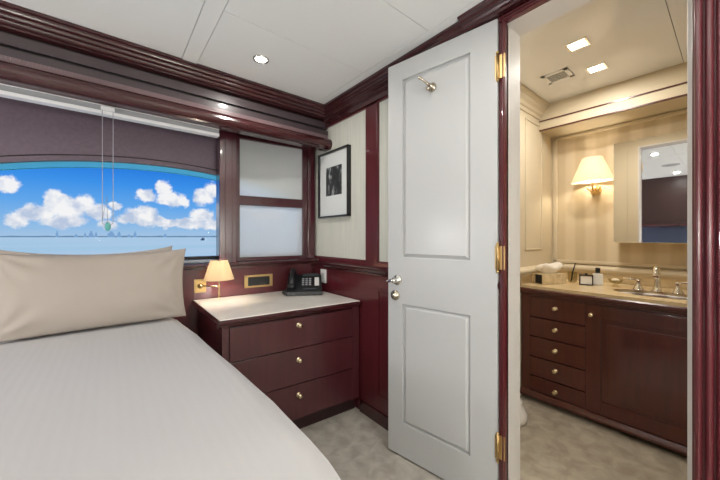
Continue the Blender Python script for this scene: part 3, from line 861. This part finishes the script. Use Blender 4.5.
# square lights and vent in the bathroom ceiling
def sqlight(label, p):
    t = thing('ceiling_light', label, 'ceiling light', (p[0], p[1], BZ), 0, 'square lights in the bathroom ceiling')
    m = MB(); h = .046
    for a, b, c, d in ((-h, h, h-.010, h), (-h, h, -h, -h+.010), (-h, -h+.010, -h, h), (h-.010, h, -h, h)): m.box(a, b, c, d, -.005, 0, .001)
    m.build('trim_ring', CHROME, t)
    MB().box(-h+.010, h-.010, -h+.010, h-.010, -.003, -.0005).build('lens', LAMPB, t)
    return t
sqpos = [((1.86, .512), 'square bathroom ceiling light nearer the doorway'), ((2.205, .512), 'square bathroom ceiling light nearer the vanity')]
bl_ = lamp_data('square_lamp', 'AREA', 5.5, (1, .95, .88), shape='SQUARE', size=.065, spread=PI)
t0 = None
for p, lab in sqpos:
    if t0 is None: t0 = sqlight(lab, p); t = t0
    else: t = copy_tree(t0); t.location = (p[0], p[1], BZ); t['label'] = lab
    o = bpy.data.objects.new('square_lamp', bl_); COL.objects.link(o); o.location = (p[0], p[1], BZ-.012)
vt = thing('air_vent', 'square grey slatted air vent in the bathroom ceiling', 'vent', (2.13, .690, BZ))
m = MB(); h = .070
for a, b, c, d in ((-h, h, h-.022, h), (-h, h, -h, -h+.022), (-h, -h+.022, -h, h), (h-.022, h, -h, h)): m.box(a, b, c, d, -.006, 0, .001)
m.build('frame', WHITE, vt)
m = MB()
for k in range(8): m.box(-h+.02, h-.02, -.046+k*.012, -.040+k*.012, -.005, -.001)
m.box(-h+.02, h-.02, -h+.02, h-.02, -.0012, 0)
m.build('slats', GREYL, vt)

# ---------------------------------------------------------------- outside: sea, far shore, towers, boat
def sea_mat():
    m, nt, b = new_mat('sea_water')
    tc = nt.nodes.new('ShaderNodeTexCoord')
    n = nt.nodes.new('ShaderNodeTexNoise'); n.inputs['Scale'].default_value = .012; n.inputs['Detail'].default_value = 5
    mp = nt.nodes.new('ShaderNodeMapping'); mp.inputs['Scale'].default_value = (.35, 1.6, 1); mp.inputs['Rotation'].default_value = (0, 0, rad(35))
    cr = nt.nodes.new('ShaderNodeValToRGB'); e = cr.color_ramp.elements
    e[0].position = .40; e[0].color = (.50, .70, .62, 1); e[1].position = .62; e[1].color = (.62, .74, .66, 1)
    n2 = nt.nodes.new('ShaderNodeTexNoise'); n2.inputs['Scale'].default_value = .9; n2.inputs['Detail'].default_value = 4
    bn = nt.nodes.new('ShaderNodeBump'); bn.inputs['Strength'].default_value = .6; bn.inputs['Distance'].default_value = .2
    nt.links.new(tc.outputs['Object'], mp.inputs[0]); nt.links.new(mp.outputs[0], n.inputs[0]); nt.links.new(n.outputs['Fac'], cr.inputs[0]); nt.links.new(cr.outputs[0], b.inputs['Base Color'])
    nt.links.new(tc.outputs['Object'], n2.inputs[0]); nt.links.new(n2.outputs['Fac'], bn.inputs['Height']); nt.links.new(bn.outputs[0], b.inputs['Normal'])
    b.inputs['Roughness'].default_value = .8; b.inputs['Specular IOR Level'].default_value = 0
    return m
o = MB().poly([(-9000, 4, -1.5), (9000, 4, -1.5), (9000, 9000, -1.5), (-9000, 9000, -1.5)]).build('sea', sea_mat())
struct(o, 'pale turquoise sea')
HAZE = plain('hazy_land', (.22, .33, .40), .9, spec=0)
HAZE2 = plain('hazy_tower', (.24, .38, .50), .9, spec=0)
F_ = Vector((math.sin(rad(39.2)), math.cos(rad(39.2)))); R_ = Vector((F_.y, -F_.x))
def bearing(u, D):
    """place on the water at depth D along the bearing of image column u"""
    v = F_*D+R_*D*(u-360)/306; return v.x, v.y
m = MB()
px_ = None
for k in range(60):
    u0, u1 = -120+k*8, -120+(k+1)*8
    (xa, ya), (xb, yb) = bearing(u0, 3000), bearing(u1, 3000)
    ha, hb = 12+8*noise.noise(Vector((k*.7, 0, 0))), 12+8*noise.noise(Vector(((k+1)*.7, 0, 0)))
    nrm = Vector((xa, ya)).normalized()*60
    vs = [(xa, ya, -1.5), (xb, yb, -1.5), (xb, yb, hb), (xa, ya, ha)]
    bk = [(x+nrm.x, y+nrm.y, z) for x, y, z in vs]
    m.poly(vs); m.poly(bk[::-1]); m.poly([vs[3], vs[2], bk[2], bk[3]])
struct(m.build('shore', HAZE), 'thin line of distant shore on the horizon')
tw = [(57, 2.2, 5.5, 'slim lone tower on the far left shore'), (76, 3, 2.6, 'low block left of the tower cluster'), (85, 2.4, 3.6, 'narrow tower left of the widest pair'),
      (91, 4, 5.2, 'stepped tower at the left of the skyline'), (96, 2.6, 4.4, 'slim tower beside the stepped tower'), (111, 6.5, 5.0, 'wide tower straight below the blind cord'),
      (119, 3.5, 4.6, 'tower just right of the blind cord'), (135, 3, 4.8, 'lone tower right of the cluster'), (129, 2.5, 2.4, 'low block before the lone tower'), (165, 3.2, 2.8, 'small block on the right of the shore')]
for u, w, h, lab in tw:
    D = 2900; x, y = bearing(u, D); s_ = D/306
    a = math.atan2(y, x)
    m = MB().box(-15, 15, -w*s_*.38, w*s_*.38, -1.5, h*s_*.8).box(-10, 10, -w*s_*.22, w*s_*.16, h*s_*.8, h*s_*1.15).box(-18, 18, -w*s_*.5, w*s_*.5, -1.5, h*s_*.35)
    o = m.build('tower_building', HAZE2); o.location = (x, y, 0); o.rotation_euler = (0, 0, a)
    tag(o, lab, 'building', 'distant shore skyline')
x, y = bearing(203, 236)
bo = thing('motorboat', 'tiny dark motorboat on the water at the right of the window', 'boat', (x, y, -1.5), rad(60))
m = MB(); bm = m.bm
st = [(-3, .9, .0, .9), (-1.5, 1.1, -.1, .85), (.5, 1.1, -.1, .95), (2.2, .6, 0, 1.1), (3.4, .03, .5, 1.3)]
R = []
for xx, w, zl, zt in st: R.append([bm.verts.new(p) for p in ((xx, -w, zt), (xx, -w*.6, zl), (xx, w*.6, zl), (xx, w, zt))])
for k in range(4):
    for i in range(4): bm.faces.new((R[k][i], R[k][(i+1) % 4], R[k+1][(i+1) % 4], R[k+1][i]))
bm.faces.new(R[0]); bm.faces.new(R[-1][::-1])
m.build('hull', plain('boat_navy', (.02, .05, .10), .4), bo)
MB().box(-1.2, .6, -.6, .6, .9, 1.9, .1).build('cabin', plain('boat_grey', (.10, .16, .22), .4), bo)
MB().box(-1.6, 1.0, -.8, .8, 1.9, 2.0, .03).build('roof', plain('boat_roof', (.05, .08, .12), .4), bo)

# ---------------------------------------------------------------- world: blue sky with cumulus banks
w = bpy.data.worlds.new('World'); scene.world = w; w.use_nodes = True
nt = w.node_tree; nd = nt.nodes; lk = nt.links
for x in list(nd): nd.remove(x)
def math_(op, a, b=None, c=None, clamp=False):
    n = nd.new('ShaderNodeMath'); n.operation = op; n.use_clamp = clamp
    for i, v in enumerate((a, b, c)):
        if v is None: continue
        if isinstance(v, (int, float)): n.inputs[i].default_value = v
        else: lk.new(v, n.inputs[i])
    return n.outputs[0]
tc = nd.new('ShaderNodeTexCoord'); sp = nd.new('ShaderNodeSeparateXYZ'); lk.new(tc.outputs['Generated'], sp.inputs[0])
az = math_('MULTIPLY', math_('ARCTAN2', sp.outputs[0], sp.outputs[1]), 57.29578)
hor = math_('SQRT', math_('ADD', math_('MULTIPLY', sp.outputs[0], sp.outputs[0]), math_('MULTIPLY', sp.outputs[1], sp.outputs[1])))
el = math_('MULTIPLY', math_('ARCTAN2', sp.outputs[2], hor), 57.29578)
cmb = nd.new('ShaderNodeCombineXYZ'); lk.new(az, cmb.inputs[0]); lk.new(el, cmb.inputs[1])
# ragged outlines: warp the lookup with noise
nz = nd.new('ShaderNodeTexNoise'); nz.inputs['Scale'].default_value = .55; nz.inputs['Detail'].default_value = 8; nz.inputs['Roughness'].default_value = .62
lk.new(cmb.outputs[0], nz.inputs['Vector'])
sub = nd.new('ShaderNodeVectorMath'); sub.operation = 'SUBTRACT'; lk.new(nz.outputs['Color'], sub.inputs[0]); sub.inputs[1].default_value = (.5, .5, .5)
scl = nd.new('ShaderNodeVectorMath'); scl.operation = 'SCALE'; lk.new(sub.outputs[0], scl.inputs[0]); scl.inputs['Scale'].default_value = 2.4
wp = nd.new('ShaderNodeVectorMath'); wp.operation = 'ADD'; lk.new(cmb.outputs[0], wp.inputs[0]); lk.new(scl.outputs[0], wp.inputs[1])
blobs = [(6, 183, 13, 7), (17, 219, 13, 7), (30, 212, 10, 8), (46, 214, 9, 8), (54, 203, 10, 11), (62, 200, 8, 6), (70, 209, 13, 12), (83, 203, 11, 8), (96, 212, 10, 8), (64, 221, 20, 5),
         (106, 214, 6, 4), (114, 205, 6, 4), (128, 219, 10, 5), (142, 214, 14, 7), (150, 221, 14, 5), (108, 225, 9, 4), (146, 195, 8, 6),
         (164, 189, 7, 7), (170, 199, 12, 6), (181, 203, 6, 4), (203, 197, 9, 7), (213, 190, 7, 7), (202, 215, 10, 6), (188, 223, 16, 5), (214, 224, 10, 5),
         (168, 224, 12, 4), (-25, 200, 18, 12), (-60, 215, 25, 10), (240, 205, 12, 8), (265, 215, 18, 7)]
acc = None
for (u, v, ru, rv) in blobs:
    hr = math.hypot(306, u-360)
    a0 = 39.2+math.degrees(math.atan((u-360)/306)); e0 = math.degrees(math.atan((237-v)/hr))
    wa = math.degrees(ru*306/hr**2); we = math.degrees(rv/hr)
    s1 = nd.new('ShaderNodeVectorMath'); s1.operation = 'SUBTRACT'; lk.new(wp.outputs[0], s1.inputs[0]); s1.inputs[1].default_value = (a0, e0, 0)
    s2 = nd.new('ShaderNodeVectorMath'); s2.operation = 'MULTIPLY'; lk.new(s1.outputs[0], s2.inputs[0]); s2.inputs[1].default_value = (1/wa, 1/we, 0)
    s3 = nd.new('ShaderNodeVectorMath'); s3.operation = 'LENGTH'; lk.new(s2.outputs[0], s3.inputs[0])
    q = math_('SUBTRACT', 1.30, s3.outputs['Value'])
    acc = q if acc is None else math_('MAXIMUM', acc, q)
mask = nd.new('ShaderNodeMapRange'); mask.interpolation_type = 'SMOOTHSTEP'; mask.inputs['From Min'].default_value = -.08; mask.inputs['From Max'].default_value = .45
lk.new(acc, mask.inputs['Value'])
# generic clouds elsewhere round the sky, well above the framed part
gn = nd.new('ShaderNodeTexNoise'); gn.inputs['Scale'].default_value = 3; gn.inputs['Detail'].default_value = 6; lk.new(tc.outputs['Generated'], gn.inputs['Vector'])
# sky gradient by elevation
gr = nd.new('ShaderNodeValToRGB'); e = gr.color_ramp.elements
def lin(c): return tuple(((x/255+.055)/1.055)**2.4 if x > 10 else x/255/12.92 for x in c)
e[0].position = 0; e[0].color = (*lin((165, 196, 226)), 1); e[1].position = 1; e[1].color = (*lin((22, 95, 200)), 1)
for p, c in ((.10, (140, 186, 230)), (.28, (98, 166, 234)), (.45, (62, 146, 232)), (.62, (38, 122, 222))):
    x = e.new(p); x.color = (*lin(c), 1)
lk.new(math_('DIVIDE', el, 17.0, clamp=True), gr.inputs[0])
# cloud colour: bright tops, bluish grey bases
n3 = nd.new('ShaderNodeTexNoise'); n3.inputs['Scale'].default_value = .5; n3.inputs['Detail'].default_value = 5; lk.new(cmb.outputs[0], n3.inputs['Vector'])
cc = nd.new('ShaderNodeValToRGB'); ce_ = cc.color_ramp.elements
ce_[0].position = .38; ce_[0].color = (*lin((188, 200, 222)), 1); ce_[1].position = .60; ce_[1].color = (*lin((250, 248, 246)), 1)
lk.new(math_('ADD', n3.outputs['Fac'], math_('MULTIPLY', math_('SUBTRACT', el, 3.0), .03)), cc.inputs[0])
mx = nd.new('ShaderNodeMix'); mx.data_type = 'RGBA'; lk.new(math_('MULTIPLY', mask.outputs[0], .93), mx.inputs['Factor']); lk.new(gr.outputs[0], mx.inputs['A']); lk.new(cc.outputs[0], mx.inputs['B'])
bg = nd.new('ShaderNodeBackground'); bg.inputs['Strength'].default_value = 1.0; lk.new(mx.outputs['Result'], bg.inputs['Color'])
wo = nd.new('ShaderNodeOutputWorld'); lk.new(bg.outputs[0], wo.inputs['Surface'])

# sun over the ship's far side: lights sea and shore, shut out of the cabin by its own walls and roof
sl_ = lamp_data('sun', 'SUN', 3.0, (1, .96, .9), angle=rad(1)); so_ = bpy.data.objects.new('sun', sl_); COL.objects.link(so_)
so_.rotation_euler = (rad(42), 0, rad(10))

# unseen fill globes added on the rear and left walls to brighten the cabin
FILL_GLOW = emis('fill_glow', (1, .975, .95), 130)
def globe(label):
    t = thing('fill_globe', label, 'fill light', (0, 0, 0), 0, 'added fill globes out of view')
    MB().lathe([(.045, 0), (.045, .006), (.030, .014), (.012, .020), (.012, .05), (.026, .060)], m=Matrix.Rotation(PI/2, 4, 'X'), n=24).build('backplate', CHROME, t)
    MB().ball((0, -.125, 0), .075, n=28).build('globe', FILL_GLOW, t)
    return t
g0 = globe('added fill globe on the rear wall behind the foot of the bed, out of view')
g0.location = (-.70, -.95, 1.12); g0.rotation_euler = (0, 0, PI)
for loc, rz, lab in (((.55, -.95, 1.12), PI, 'added fill globe on the rear wall near the bathroom side, out of view'), ((-1.375, 1.50, 1.08), PI/2, 'added fill globe on the left wall beside the pillows, out of view')):
    g1 = copy_tree(g0); g1.location = loc; g1.rotation_euler = (0, 0, rz); g1['label'] = lab

# ---------------------------------------------------------------- camera and view
cam = bpy.data.cameras.new('camera'); co = bpy.data.objects.new('camera', cam); COL.objects.link(co)
co.location = (0, 0, 1.10); co.rotation_euler = (PI/2, 0, rad(-39.2))
cam.sensor_width = 36; cam.lens = 306/720*36; cam.shift_y = -3/720; cam.clip_start = .02; cam.clip_end = 20000
scene.camera = co
vs = scene.view_settings
vs.view_transform = 'Standard'; vs.look = 'None'; vs.gamma = 1; vs.use_curve_mapping = False; vs.exposure = 0.0
scene.cycles.max_bounces = 10; scene.cycles.diffuse_bounces = 6
scene.cycles.sample_clamp_indirect = 6
